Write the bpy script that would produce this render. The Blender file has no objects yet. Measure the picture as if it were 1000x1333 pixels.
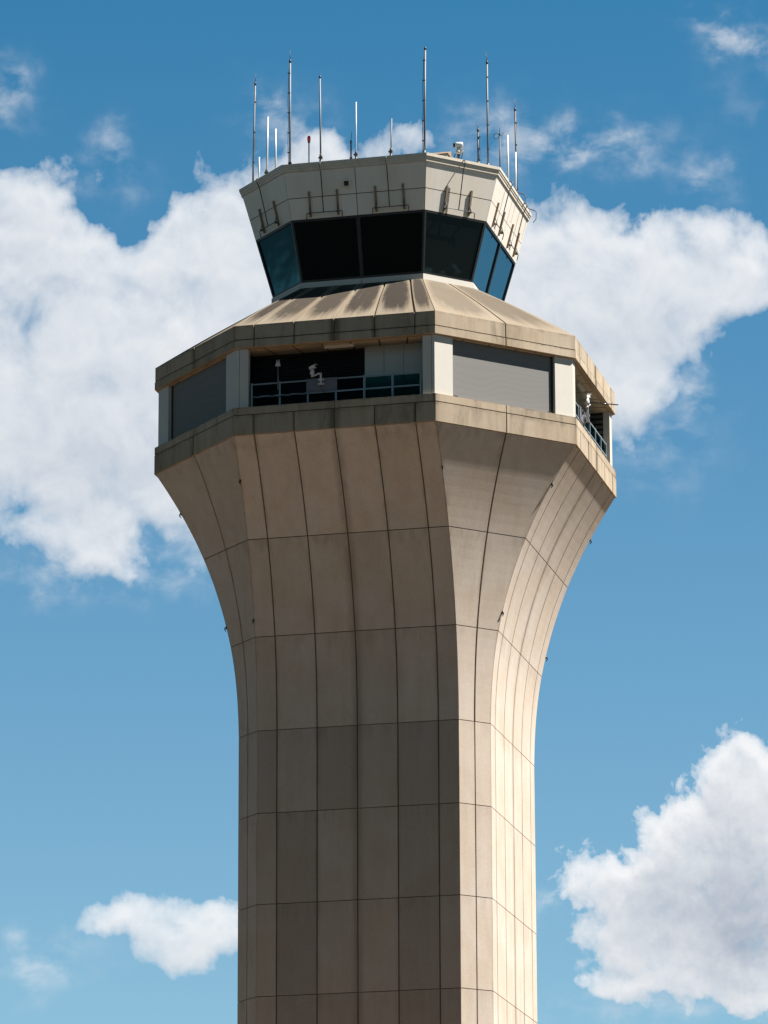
import bpy, math, random
from mathutils import Vector, Matrix

R = math.radians
SC = bpy.context.scene
COL = SC.collection
rng = random.Random(7)
Z0 = 1.7                      # camera height above the ground; tower heights below are measured from the lens

# ------------------------------------------------------------------ camera
cam_d = bpy.data.cameras.new('camera')
cam = bpy.data.objects.new('camera', cam_d)
COL.objects.link(cam)
fw = Vector((-0.23049303, 0.93655954, 0.26406287)).normalized()
rt = Vector((0.97078619, 0.2399198, -0.00355871)).normalized()
up = rt.cross(fw).normalized()
M4 = Matrix((rt, up, -fw)).transposed().to_4x4()
M4.translation = Vector((42.9947, -175.3093, Z0))
cam.matrix_world = M4
cam_d.sensor_fit = 'VERTICAL'
cam_d.sensor_height = 24.0
cam_d.sensor_width = 18.0
cam_d.lens = 6088.68 / 1333.0 * 24.0
cam_d.clip_start = 1.0
cam_d.clip_end = 60000.0
SC.camera = cam

# ------------------------------------------------------------------ light, exposure
SUN_EL, SUN_AZ = 53.5, 5.0    # azimuth measured from +x towards +y
EXPO = 1.55
SKY_S = 0.05
SC.view_settings.view_transform = 'Standard'
SC.view_settings.look = 'None'
SC.view_settings.exposure = EXPO
SC.view_settings.gamma = 1.0
sd = bpy.data.lights.new('sun', 'SUN')
sd.energy = 4.8
sd.angle = R(0.5)
sd.color = (1.0, 0.968, 0.925)
sun = bpy.data.objects.new('sun', sd)
COL.objects.link(sun)
sv = Vector((math.cos(R(SUN_EL)) * math.cos(R(SUN_AZ)), math.cos(R(SUN_EL)) * math.sin(R(SUN_AZ)), math.sin(R(SUN_EL))))
sun.rotation_euler = sv.to_track_quat('Z', 'Y').to_euler()
sun.location = (60, 10, 120)


class NT:
    """small helper for node trees"""
    def __init__(s, nt):
        s.nt = nt

    def n(s, t, **kw):
        nd = s.nt.nodes.new(t)
        for k, v in kw.items():
            setattr(nd, k, v)
        return nd

    def put(s, sock, v):
        if v is None:
            return
        if isinstance(v, bpy.types.NodeSocket):
            s.nt.links.new(v, sock)
        else:
            sock.default_value = v

    def m(s, op, a, b=None, c=None, clamp=False):
        nd = s.n('ShaderNodeMath', operation=op, use_clamp=clamp)
        for i, v in enumerate((a, b, c)):
            s.put(nd.inputs[i], v)
        return nd.outputs[0]

    def v(s, op, a, b=None, scale=None):
        nd = s.n('ShaderNodeVectorMath', operation=op)
        s.put(nd.inputs[0], a)
        s.put(nd.inputs[1], b)
        if scale is not None:
            s.put(nd.inputs['Scale'], scale)
        return nd.outputs['Value'] if op in ('LENGTH', 'DOT_PRODUCT', 'DISTANCE') else nd.outputs[0]

    def noise(s, vec, scale, detail=4, rough=0.5, dist=0.0, out='Fac', dims='3D'):
        nd = s.n('ShaderNodeTexNoise', noise_dimensions=dims)
        s.put(nd.inputs['Vector'], vec)
        nd.inputs['Scale'].default_value = scale
        nd.inputs['Detail'].default_value = detail
        nd.inputs['Roughness'].default_value = rough
        nd.inputs['Distortion'].default_value = dist
        return nd.outputs[out]

    def ss(s, x, a, b, lo=0.0, hi=1.0):
        nd = s.n('ShaderNodeMapRange', interpolation_type='SMOOTHSTEP')
        s.put(nd.inputs['Value'], x)
        for k, v in zip(('From Min', 'From Max', 'To Min', 'To Max'), (a, b, lo, hi)):
            nd.inputs[k].default_value = v
        return nd.outputs[0]

    def mix(s, f, a, b, mode='MIX'):
        nd = s.n('ShaderNodeMix', data_type='RGBA', blend_type=mode)
        s.put(nd.inputs[0], f)
        for sock, v in ((nd.inputs[6], a), (nd.inputs[7], b)):
            if isinstance(v, tuple) and len(v) == 3:
                v = (*v, 1.0)
            s.put(sock, v)
        return nd.outputs[2]


# ------------------------------------------------------------------ sky with clouds (world, by direction)
CLOUDS = [  # azimuth, elevation, half widths (degrees), weight
(-18.27,19.07,0.95,0.52,1.00), (-16.04,18.75,1.04,0.66,1.00), (-16.97,17.71,2.37,1.04,1.25), (-18.25,17.50,1.18,1.41,1.00),
(-16.37,16.87,1.97,1.32,1.20), (-17.93,16.29,1.96,1.04,1.20), (-18.11,14.97,0.83,0.42,0.85), (-17.33,14.93,0.54,0.47,0.95),
(-16.31,15.46,0.88,0.71,0.95), (-14.80,18.76,1.29,1.13,1.00), (-14.56,19.69,0.40,0.19,0.70), (-13.41,19.78,0.45,0.26,0.90),
(-11.78,18.41,0.79,0.61,1.05), (-11.16,17.60,1.28,1.04,1.30), (-10.16,18.19,1.19,0.66,1.15), (-9.22,18.22,0.64,0.61,1.05),
(-11.37,16.76,0.79,0.66,1.05), (-10.57,17.12,0.74,0.71,0.90), (-12.83,17.62,1.48,1.13,1.20), (-9.35,12.12,0.38,0.47,1.00),
(-9.06,11.37,0.91,1.13,1.35), (-9.97,11.11,0.91,0.80,1.20), (-10.84,10.61,0.81,0.61,1.20), (-10.23,10.08,1.15,0.71,1.20),
(-9.38,10.07,1.15,0.85,1.20), (-10.81,9.49,0.76,0.17,0.75), (-9.49,9.33,0.76,0.19,0.75), (-17.35,10.34,0.62,0.30,1.0),
(-16.46,10.19,0.81,0.42,1.10), (-15.94,9.93,0.57,0.36,0.95), (-15.80,10.42,0.33,0.21,0.82)]
HOLES = [   # thin places in the big clouds
(-17.53,18.99,0.50,0.26,0.55), (-17.04,18.88,0.35,0.33,0.60), (-18.30,17.83,0.44,0.33,0.30), (-18.64,17.54,0.30,0.47,0.26), (-17.03,18.08,0.35,0.26,0.30), (-16.43,18.04,0.40,0.28,0.22), (-16.89,19.30,0.35,0.28,0.45), (-17.24,15.41,0.29,0.28,0.19), (-18.50,15.34,0.34,0.28,0.25), (-16.89,15.08,0.24,0.28,0.28), (-17.83,19.19,0.25,0.19,0.25), (-15.50,18.00,0.40,0.38,0.20), (-10.00,18.47,0.25,0.17,0.20), (-10.64,18.72,0.20,0.11,0.30), (-10.08,17.11,0.30,0.24,0.35)]
VEILS = [   # thin feathered scraps: azimuth, elevation, half widths, weight
(-15.06,19.95,0.42,0.45,0.75), (-12.31,19.80,0.40,0.40,0.50), (-12.75,19.95,0.5,0.3,0.3), (-9.88,16.75,0.16,0.40,0.70),
(-11.15,19.78,0.95,0.26,0.95), (-11.75,19.62,0.3,0.3,0.2), (-9.68,19.30,0.36,0.26,0.62), (-9.15,20.98,0.42,0.26,0.95),
(-9.50,21.22,0.30,0.14,0.7), (-9.25,20.3,0.4,0.2,0.14), (-18.66,20.36,0.30,0.32,0.70), (-17.41,19.72,0.26,0.26,0.62),
(-17.25,19.35,0.4,0.25,0.3), (-11.85,10.48,0.36,0.22,0.80), (-18.16,9.70,0.30,0.28,0.80), (-17.9,9.95,0.7,0.22,0.35),
(-17.6,14.55,1.3,0.28,0.75), (-16.3,14.9,0.9,0.3,0.6), (-10.3,16.2,0.6,0.5,0.5), (-10.4,9.25,1.3,0.16,0.6)]
GREY = [  # shaded undersides: azimuth, elevation, half widths, weight
(-10.04,10.27,1.15,0.47,1.00), (-9.45,10.91,0.48,0.66,0.70), (-10.41,10.74,0.38,0.38,0.50), (-9.29,9.98,0.76,0.47,0.70), (-9.72,11.66,0.24,0.38,0.25), (-18.12,15.91,1.08,0.56,0.55), (-17.14,15.55,0.59,0.38,0.40), (-18.44,17.12,0.59,0.38,0.20), (-16.47,16.31,0.78,0.47,0.25), (-10.86,17.41,1.08,0.38,0.30), (-11.46,17.04,0.59,0.38,0.20), (-16.32,9.93,0.86,0.21,0.35), (-18.37,18.81,0.70,0.24,0.20), (-17.35,16.86,1.18,0.28,0.15)]

world = bpy.data.worlds.new('World')
SC.world = world
world.use_nodes = True
wt = world.node_tree
wt.nodes.clear()


def cloud_group():
    g = bpy.data.node_groups.new('cloud_density', 'ShaderNodeTree')
    g.interface.new_socket('P', in_out='INPUT', socket_type='NodeSocketVector')
    g.interface.new_socket('Detail', in_out='INPUT', socket_type='NodeSocketFloat')
    g.interface.new_socket('Rough', in_out='INPUT', socket_type='NodeSocketFloat')
    g.interface.new_socket('Puff', in_out='INPUT', socket_type='NodeSocketFloat')
    g.interface.new_socket('D', in_out='OUTPUT', socket_type='NodeSocketFloat')
    t = NT(g)
    gi = t.n('NodeGroupInput')
    go = t.n('NodeGroupOutput')
    p = gi.outputs[0]
    w1 = t.v('SUBTRACT', t.noise(p, 0.9, 2, 0.5, out='Color', dims='2D'), (0.5, 0.5, 0.5))
    w2 = t.v('SUBTRACT', t.noise(p, 3.2, 3, 0.55, out='Color', dims='2D'), (0.5, 0.5, 0.5))
    q = t.v('ADD', t.v('ADD', p, t.v('SCALE', w1, scale=0.9)), t.v('SCALE', w2, scale=0.30))
    q = t.v('MULTIPLY', q, (1, 1, 0))
    acc = None
    for az, el, a, b, wgt in CLOUDS:
        d = t.v('MULTIPLY', t.v('SUBTRACT', q, (az, el, 0)), (1 / a, 1 / b, 0))
        e = t.m('EXPONENT', t.m('MULTIPLY', t.v('DOT_PRODUCT', d, d), -1.15))
        acc = t.m('MULTIPLY_ADD', e, wgt, acc if acc is not None else 0.0)
    acc = t.m('MINIMUM', acc, 1.35)
    for az, el, a, b, wgt in HOLES:
        d = t.v('MULTIPLY', t.v('SUBTRACT', q, (az, el, 0)), (1 / a, 1 / b, 0))
        e = t.m('EXPONENT', t.m('MULTIPLY', t.v('DOT_PRODUCT', d, d), -1.0))
        acc = t.m('MULTIPLY_ADD', e, -1.25 * wgt, acc)
    n = t.noise(p, 1.35, 10, 0.56, 0.25, dims='2D')
    t.put(n.node.inputs['Detail'], gi.outputs[1])
    n = t.m('SUBTRACT', n, 0.5)
    d = t.m('MULTIPLY_ADD', acc, 1.15, -0.50)
    d = t.m('MULTIPLY_ADD', n, gi.outputs[2], d)
    vo = t.n('ShaderNodeTexVoronoi', feature='F1', voronoi_dimensions='2D')
    t.put(vo.inputs['Vector'], t.v('ADD', p, t.v('SCALE', w2, scale=0.45)))
    vo.inputs['Scale'].default_value = 2.6
    vo.inputs['Detail'].default_value = 3.0
    vo.inputs['Roughness'].default_value = 0.5
    d = t.m('MULTIPLY_ADD', t.m('SUBTRACT', 0.45, vo.outputs['Distance']), gi.outputs[3], d)
    t.put(go.inputs[0], d)
    return g


W = NT(wt)
tc = W.n('ShaderNodeTexCoord')
sep = W.n('ShaderNodeSeparateXYZ')
W.put(sep.inputs[0], tc.outputs['Generated'])
az = W.m('MULTIPLY', W.m('ARCTAN2', sep.outputs[0], sep.outputs[1]), 180 / math.pi)
el = W.m('MULTIPLY', W.m('ARCSINE', sep.outputs[2]), 180 / math.pi)
cb = W.n('ShaderNodeCombineXYZ')
W.put(cb.inputs[0], az)
W.put(cb.inputs[1], el)
P = cb.outputs[0]
grp = cloud_group()


def dens(vec, detail, rough, puff):
    nd = W.n('ShaderNodeGroup', node_tree=grp)
    for k_, v_ in enumerate((vec, detail, rough, puff)):
        W.put(nd.inputs[k_], v_)
    return nd.outputs[0]


cq = W.v('MULTIPLY', W.v('SUBTRACT', P, (-9.7, 10.8, 0)), (0.45, 0.45, 0))
crisp = W.m('EXPONENT', W.m('MULTIPLY', W.v('DOT_PRODUCT', cq, cq), -1.0))   # firm cumulus low at the right, softer cloud elsewhere
puff = W.m('MULTIPLY_ADD', crisp, 0.55, 0.10)
D0 = dens(P, 10.0, 1.6, puff)
kk = W.m('MULTIPLY_ADD', crisp, 2.8, 1.9)
alpha = W.m('SUBTRACT', 1.0, W.m('EXPONENT', W.m('MULTIPLY', W.m('MULTIPLY', W.m('MAXIMUM', D0, 0.0), kk), -1.0)))
tau = None
for dx_, dy_, dt_ in ((0.03, 0.14, 3.0), (0.06, 0.38, 1.5), (0.1, 0.8, 0.5)):
    q_ = W.m('MAXIMUM', dens(W.v('ADD', P, (dx_, dy_, 0)), dt_, 0.95, W.m('MULTIPLY', puff, 0.7)), 0.0)
    if tau is None:
        emb = W.m('SUBTRACT', D0, q_)
    tau = W.m('ADD', q_, tau) if tau is not None else q_
trans = W.m('EXPONENT', W.m('MULTIPLY', tau, -0.62))       # sunlight left after the cloud above
# thin veils
acc2 = None
vq = W.v('ADD', P, W.v('SCALE', W.v('SUBTRACT', W.noise(P, 1.7, 4, 0.55, out='Color', dims='2D'), (0.5, 0.5, 0.5)), scale=0.9))
vq = W.v('MULTIPLY', vq, (1, 1, 0))
for az_, el_, a_, b_, wg in VEILS:
    d = W.v('MULTIPLY', W.v('SUBTRACT', vq, (az_, el_, 0)), (1 / a_, 1 / b_, 0))
    acc2 = W.m('MULTIPLY_ADD', W.m('EXPONENT', W.m('MULTIPLY', W.v('DOT_PRODUCT', d, d), -1.0)), wg, acc2 if acc2 is not None else 0.0)
vn = W.noise(W.v('MULTIPLY', P, (0.8, 1.25, 1.0)), 2.2, 9, 0.56, 0.15, dims='2D')
veil = W.m('MULTIPLY', acc2, W.ss(vn, 0.30, 0.78), clamp=True)
veil = W.m('MULTIPLY', veil, 0.66)
alpha = W.m('SUBTRACT', 1.0, W.m('MULTIPLY', W.m('SUBTRACT', 1.0, alpha), W.m('SUBTRACT', 1.0, veil)))
alpha = W.m('MULTIPLY', alpha, 0.98)
grey = None
gq = W.v('MULTIPLY', W.v('ADD', P, W.v('SCALE', W.v('SUBTRACT', W.noise(P, 1.6, 5, 0.55, out='Color', dims='2D'), (0.5, 0.5, 0.5)), scale=0.9)), (1, 1, 0))
for a_, e_, sa, sb, wg in GREY:
    d = W.v('MULTIPLY', W.v('SUBTRACT', gq, (a_, e_, 0)), (1 / sa, 1 / sb, 0))
    ex = W.m('EXPONENT', W.m('MULTIPLY', W.v('DOT_PRODUCT', d, d), -1.0))
    grey = W.m('MULTIPLY_ADD', ex, wg, grey if grey is not None else 0.0)
lo = W.m('MULTIPLY_ADD', crisp, -0.16, 0.82)               # light left in the deepest part
bright = W.m('ADD', lo, W.m('MULTIPLY', trans, W.m('SUBTRACT', 1.02, lo)))
bright = W.m('MULTIPLY_ADD', emb, W.m('MULTIPLY_ADD', crisp, 0.02, 0.17), bright)
bright = W.m('MULTIPLY_ADD', grey, W.m('MULTIPLY_ADD', W.noise(P, 0.6, 2, 0.4, dims='2D'), -0.32, -0.07), bright)
bright = W.m('MAXIMUM', W.m('MINIMUM', bright, 1.0), 0.1)
K = 1.0 / (SKY_S * 2 ** EXPO)
ccol = W.mix(bright, (0.25 * K, 0.31 * K, 0.42 * K), (0.94 * K, 0.945 * K, 0.955 * K))
sky = W.n('ShaderNodeTexSky', sky_type='NISHITA', sun_disc=False)
sky.sun_elevation = R(SUN_EL)
sky.sun_rotation = R(90 - SUN_AZ)
sky.altitude = 150
sky.air_density = 1.0
sky.dust_density = 0.1
sky.ozone_density = 3.0
hz = W.n('ShaderNodeMapRange')
W.put(hz.inputs['Value'], el)
hz.inputs['From Min'].default_value = 9.0
hz.inputs['From Max'].default_value = 21.5
tint = W.mix(hz.outputs[0], (0.72, 0.88, 0.82), (0.225, 0.655, 0.73))
skyc = W.mix(1.0, sky.outputs[0], tint, 'MULTIPLY')
skyc = W.v('SCALE', skyc, scale=W.ss(el, 21.5, 30.0, 1.0, 0.06))   # sky above the view dimmed to cut ambient light on shaded faces
low = W.m('ADD', W.ss(el, 4.5, 8.9, 0.10, 1.0), W.ss(el, 2.6, 0.4, 0.0, 0.95))   # band below the view dimmed likewise; thin horizon glow added for glass reflections
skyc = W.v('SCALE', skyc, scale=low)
skyc = W.mix(W.ss(el, 5.0, 2.0), skyc, W.mix(1.0, skyc, (0.7, 0.98, 1.3), 'MULTIPLY'))
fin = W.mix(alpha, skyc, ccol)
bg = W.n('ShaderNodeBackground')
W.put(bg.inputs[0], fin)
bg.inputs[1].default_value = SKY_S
wo = W.n('ShaderNodeOutputWorld')
wt.links.new(bg.outputs[0], wo.inputs[0])
world.cycles.sampling_method = 'NONE'
SC.cycles.max_bounces = 5
SC.cycles.diffuse_bounces = 3
SC.cycles.glossy_bounces = 3
SC.cycles.transparent_max_bounces = 8


# ------------------------------------------------------------------ materials
def new_mat(name):
    m = bpy.data.materials.new(name)
    m.use_nodes = True
    m.node_tree.nodes.clear()
    t = NT(m.node_tree)
    o = t.n('ShaderNodeOutputMaterial')
    b = t.n('ShaderNodeBsdfPrincipled')
    m.node_tree.links.new(b.outputs[0], o.inputs[0])
    return m, t, b


def concrete(name, base, grain=0.16, mottle=0.16, streak=0.14, stain=0.0, stain_col=(0.10, 0.075, 0.05), tinted=True,
             roof=False, rough=0.9, bump=0.25, edge=0.0, edge_col=(0.11, 0.08, 0.055)):
    m, t, b = new_mat(name)
    tcn = t.n('ShaderNodeTexCoord')
    o = tcn.outputs['Object']
    g = t.m('SUBTRACT', t.noise(o, 17, 3, 0.75), 0.5)
    a = t.m('SUBTRACT', t.noise(o, 0.55, 7, 0.62, 0.4), 0.5)
    so = t.v('MULTIPLY', o, (2.6, 2.6, 0.16))
    s = t.m('SUBTRACT', t.noise(so, 1.0, 6, 0.6), 0.5)
    f = t.m('MULTIPLY_ADD', g, grain * 2.2, 1.0)
    f = t.m('MULTIPLY_ADD', a, mottle * 2.0, f)
    f = t.m('MULTIPLY_ADD', s, streak * 2.0, f)
    if tinted:
        at = t.n('ShaderNodeAttribute', attribute_name='tint')
        f = t.m('MULTIPLY', f, at.outputs['Fac'])
    c = t.mix(t.ss(a, -0.15, 0.18), tuple(x * y for x, y in zip(base, (1.02, 0.985, 0.95))), tuple(x * y for x, y in zip(base, (0.99, 1.0, 1.03))))
    c = t.v('SCALE', c, scale=f)
    if stain:
        so2 = t.v('MULTIPLY', o, (1.3, 1.3, 0.35))
        st = t.ss(t.noise(so2, 1.0, 8, 0.68, 0.6), 0.46, 0.74)
        st = t.m('MULTIPLY', st, stain)
        c = t.mix(st, c, stain_col)
    if edge:
        pu = t.n('ShaderNodeAttribute', attribute_name='pu').outputs['Fac']
        pv = t.n('ShaderNodeAttribute', attribute_name='pv').outputs['Fac']
        amt = t.n('ShaderNodeAttribute', attribute_name='grime').outputs['Fac']
        cen = t.n('ShaderNodeAttribute', attribute_name='centre').outputs['Fac']
        rag = t.noise(t.v('MULTIPLY', o, (3.0, 3.0, 0.35)), 1.0, 6, 0.65)
        eu = t.ss(t.m('MINIMUM', pu, t.m('SUBTRACT', 1.0, pu)), 0.10, 0.0)       # soot along the vertical joints
        ev = t.ss(pv, 0.72, 1.0)                                                  # runs below each horizontal joint
        k = t.m('MULTIPLY', t.m('MULTIPLY_ADD', ev, 0.6, t.m('MULTIPLY', eu, 0.8)), t.ss(rag, 0.40, 0.68))
        k = t.m('MULTIPLY', k, t.m('MULTIPLY', amt, edge))
        cj = t.m('MULTIPLY', t.ss(cen, 0.80, 1.0), t.ss(rag, 0.25, 0.6, 0.3, 1.0))
        k = t.m('MAXIMUM', k, t.m('MULTIPLY', cj, edge * 0.9))
        c = t.mix(t.m('MINIMUM', k, 0.9), c, edge_col)
    if roof:
        pu = t.n('ShaderNodeAttribute', attribute_name='pu').outputs['Fac']
        pv = t.n('ShaderNodeAttribute', attribute_name='pv').outputs['Fac']
        amt = t.n('ShaderNodeAttribute', attribute_name='grime').outputs['Fac']
        cbn = t.n('ShaderNodeCombineXYZ')
        t.put(cbn.inputs[0], t.m('MULTIPLY', pu, 8.0))
        t.put(cbn.inputs[1], t.m('MULTIPLY', pv, 1.7))
        t.put(cbn.inputs[2], t.m('MULTIPLY', amt, 37.0))
        nz = t.noise(cbn.outputs[0], 1.0, 7, 0.62, 0.6)
        nz2 = t.noise(o, 3.0, 8, 0.7)
        wob = t.m('MULTIPLY', t.m('SUBTRACT', nz, 0.5), 0.5)
        du = t.m('DIVIDE', t.m('ADD', t.m('SUBTRACT', pu, 0.5), t.m('MULTIPLY', wob, 0.12)), 0.50)
        dv = t.m('DIVIDE', t.m('ADD', t.m('SUBTRACT', pv, 0.60), t.m('MULTIPLY', wob, 0.5)), 0.58)
        rr = t.m('ADD', t.m('POWER', t.m('ABSOLUTE', du), 4.0), t.m('POWER', t.m('ABSOLUTE', dv), 2.5))
        sh = t.ss(rr, 1.15, -0.15)
        k = t.m('MULTIPLY', sh, t.m('ADD', t.ss(nz, 0.22, 0.58, 0.80, 1.45), t.m('MULTIPLY', t.m('SUBTRACT', nz2, 0.5), 1.6)), clamp=True)
        k = t.m('MULTIPLY', k, amt)
        # drips that run down from the soiled patch to the eaves
        cbn2 = t.n('ShaderNodeCombineXYZ')
        t.put(cbn2.inputs[0], t.m('MULTIPLY', pu, 22.0))
        t.put(cbn2.inputs[1], t.m('MULTIPLY', pv, 0.9))
        t.put(cbn2.inputs[2], t.m('MULTIPLY', amt, 11.0))
        dr = t.m('MULTIPLY', t.ss(t.noise(cbn2.outputs[0], 1.0, 5, 0.6), 0.5, 0.78), t.ss(pv, 0.95, 0.3))
        k = t.m('MAXIMUM', k, t.m('MULTIPLY', t.m('MULTIPLY', dr, amt), 0.55))
        c = t.mix(k, c, stain_col)
    t.put(b.inputs['Base Color'], c)
    b.inputs['Roughness'].default_value = rough
    b.inputs['Specular IOR Level'].default_value = 0.25
    bp = t.n('ShaderNodeBump')
    bp.inputs['Strength'].default_value = bump
    bp.inputs['Distance'].default_value = 0.012
    t.put(bp.inputs['Height'], t.m('MULTIPLY_ADD', a, 1.5, g))
    t.put(b.inputs['Normal'], bp.outputs[0])
    return m


def painted(name, base, rough=0.5, var=0.10, metal=0.0, scale=3.0, dirt=0.0, dirt_col=(0.12, 0.10, 0.08)):
    m, t, b = new_mat(name)
    tcn = t.n('ShaderNodeTexCoord')
    o = tcn.outputs['Object']
    a = t.m('SUBTRACT', t.noise(o, scale, 5, 0.6), 0.5)
    s = t.m('SUBTRACT', t.noise(t.v('MULTIPLY', o, (5, 5, 0.3)), 1.0, 5, 0.6), 0.5)
    f = t.m('MULTIPLY_ADD', a, var * 2, 1.0)
    f = t.m('MULTIPLY_ADD', s, var * 1.5, f)
    c = t.v('SCALE', (base[0], base[1], base[2]), scale=f)
    if dirt:
        st = t.m('MULTIPLY', t.ss(t.noise(t.v('MULTIPLY', o, (4, 4, 0.5)), 1.0, 7, 0.7, 0.5), 0.5, 0.8), dirt)
        c = t.mix(st, c, dirt_col)
    t.put(b.inputs['Base Color'], c)
    b.inputs['Roughness'].default_value = rough
    b.inputs['Metallic'].default_value = metal
    return m


M = {}
M['concrete'] = concrete('precast_concrete', (0.40, 0.338, 0.275), grain=0.16, mottle=0.16, streak=0.12, stain=0.2, stain_col=(0.25, 0.195, 0.145), edge=0.5)
M['band'] = concrete('sandy_band_concrete', (0.31, 0.25, 0.178), grain=0.12, mottle=0.22, streak=0.26, stain=0.7, stain_col=(0.12, 0.092, 0.06), edge=1.1, edge_col=(0.07, 0.052, 0.034))
M['roof'] = concrete('weathered_roof_concrete', (0.20, 0.162, 0.115), grain=0.12, mottle=0.16, streak=0.0, roof=True, stain_col=(0.024, 0.017, 0.011))
M['roof_joint'] = painted('roof_joint_concrete', (0.16, 0.125, 0.085), 0.9, 0.3)
M['joint'] = painted('joint_sealant', (0.095, 0.075, 0.055), 0.9, 0.3)
M['cream'] = concrete('cream_fascia_panel', (0.62, 0.57, 0.49), grain=0.03, mottle=0.07, streak=0.09, stain=0.10, stain_col=(0.40, 0.34, 0.26), rough=0.55, bump=0.05)
M['coping'] = painted('coping_metal', (0.50, 0.44, 0.35), 0.5, 0.12, dirt=0.35)
M['column'] = painted('white_column_paint', (0.42, 0.385, 0.33), 0.6, 0.05, dirt=0.10, dirt_col=(0.35, 0.3, 0.24))
M['soffit'] = painted('tan_soffit', (0.42, 0.34, 0.25), 0.8, 0.06)
M['grey_wall'] = painted('grey_wall_panel', (0.34, 0.32, 0.28), 0.7, 0.05)
M['black'] = painted('black_louvre_paint', (0.012, 0.012, 0.013), 0.45, 0.2)
M['frame'] = painted('black_window_frame', (0.008, 0.008, 0.009), 0.4, 0.2)
M['dark_metal'] = painted('dark_weathered_metal', (0.07, 0.065, 0.06), 0.55, 0.25, 0.4)
M['rust'] = painted('rusty_channel', (0.20, 0.14, 0.09), 0.8, 0.3, dirt=0.4)
M['galv'] = painted('galvanised_steel', (0.14, 0.145, 0.15), 0.6, 0.15, 0.3)
M['rail'] = painted('blue_grey_rail_paint', (0.17, 0.215, 0.235), 0.5, 0.2, dirt=0.45)
M['white'] = painted('white_fibreglass', (0.50, 0.50, 0.49), 0.35, 0.04)
M['camera'] = painted('off_white_camera_paint', (0.46, 0.44, 0.40), 0.45, 0.08, dirt=0.12)
M['lens'] = painted('black_lens', (0.01, 0.01, 0.012), 0.15, 0.1)
M['plate'] = painted('grey_plate', (0.11, 0.10, 0.11), 0.6, 0.1)
M['roof_deck'] = painted('grey_roof_deck', (0.28, 0.27, 0.25), 0.9, 0.1)
M['lamp_body'] = painted('lamp_housing', (0.55, 0.50, 0.42), 0.6, 0.05)

# red beacon lens
m, t, b = new_mat('red_beacon_lens')
b.inputs['Base Color'].default_value = (0.80, 0.035, 0.02, 1)
b.inputs['Roughness'].default_value = 0.2
M['red'] = m

# dark reflective cab glass
m = bpy.data.materials.new('cab_glass')
m.use_nodes = True
m.node_tree.nodes.clear()
t = NT(m.node_tree)
o = t.n('ShaderNodeOutputMaterial')
tcn = t.n('ShaderNodeTexCoord')
ob = tcn.outputs['Object']
bp = t.n('ShaderNodeBump')
bp.inputs['Strength'].default_value = 0.10
bp.inputs['Distance'].default_value = 0.05
t.put(bp.inputs['Height'], t.noise(ob, 0.8, 2, 0.5))
df = t.n('ShaderNodeBsdfDiffuse')
df.inputs[0].default_value = (0.0035, 0.0035, 0.0025, 1)
gs = t.n('ShaderNodeBsdfGlossy')
gs.inputs['Color'].default_value = (0.38, 0.80, 1.0, 1)
gs.inputs['Roughness'].default_value = 0.03
t.put(gs.inputs['Normal'], bp.outputs[0])
fr = t.n('ShaderNodeLayerWeight')
fr.inputs['Blend'].default_value = 0.5
mx = t.n('ShaderNodeMixShader')
t.put(mx.inputs[0], t.m('MULTIPLY_ADD', t.m('POWER', fr.outputs['Facing'], 1.4), 0.47, 0.010))
m.node_tree.links.new(df.outputs[0], mx.inputs[1])
m.node_tree.links.new(gs.outputs[0], mx.inputs[2])
m.node_tree.links.new(mx.outputs[0], o.inputs[0])
M['glass'] = m

# woven screen fabric
def mesh_screen(name, base):
    m, t, b = new_mat(name)
    tcn = t.n('ShaderNodeTexCoord')
    o = tcn.outputs['Object']
    wv = t.n('ShaderNodeTexWave', wave_type='BANDS', bands_direction='Z')
    t.put(wv.inputs['Vector'], t.v('ADD', o, t.v('SCALE', t.noise(o, 0.22, 2, 0.5, out='Color'), scale=3.0)))
    wv.inputs['Scale'].default_value = 1.1
    wv.inputs['Distortion'].default_value = 1.5
    wv.inputs['Detail'].default_value = 2.0
    f = t.m('MULTIPLY_ADD', wv.outputs['Fac'], 0.05, 0.96)
    f = t.m('MULTIPLY_ADD', t.m('SUBTRACT', t.noise(o, 24, 2, 0.6), 0.5), 0.22, f)
    t.put(b.inputs['Base Color'], t.v('SCALE', base, scale=f))
    b.inputs['Roughness'].default_value = 0.75
    return m
M['screen'] = mesh_screen('grey_mesh_fabric', (0.125, 0.118, 0.108))

# teal tinted railing glass
m = bpy.data.materials.new('teal_railing_glass')
m.use_nodes = True
m.node_tree.nodes.clear()
t = NT(m.node_tree)
o = t.n('ShaderNodeOutputMaterial')
tr = t.n('ShaderNodeBsdfTransparent')
tr.inputs[0].default_value = (0.22, 0.44, 0.42, 1)
gl = t.n('ShaderNodeBsdfPrincipled')
gl.inputs['Base Color'].default_value = (0.01, 0.035, 0.04, 1)
gl.inputs['Roughness'].default_value = 0.05
mx = t.n('ShaderNodeMixShader')
mx.inputs[0].default_value = 0.04
m.node_tree.links.new(tr.outputs[0], mx.inputs[1])
m.node_tree.links.new(gl.outputs[0], mx.inputs[2])
m.node_tree.links.new(mx.outputs[0], o.inputs[0])
M['rail_glass'] = m

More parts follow.
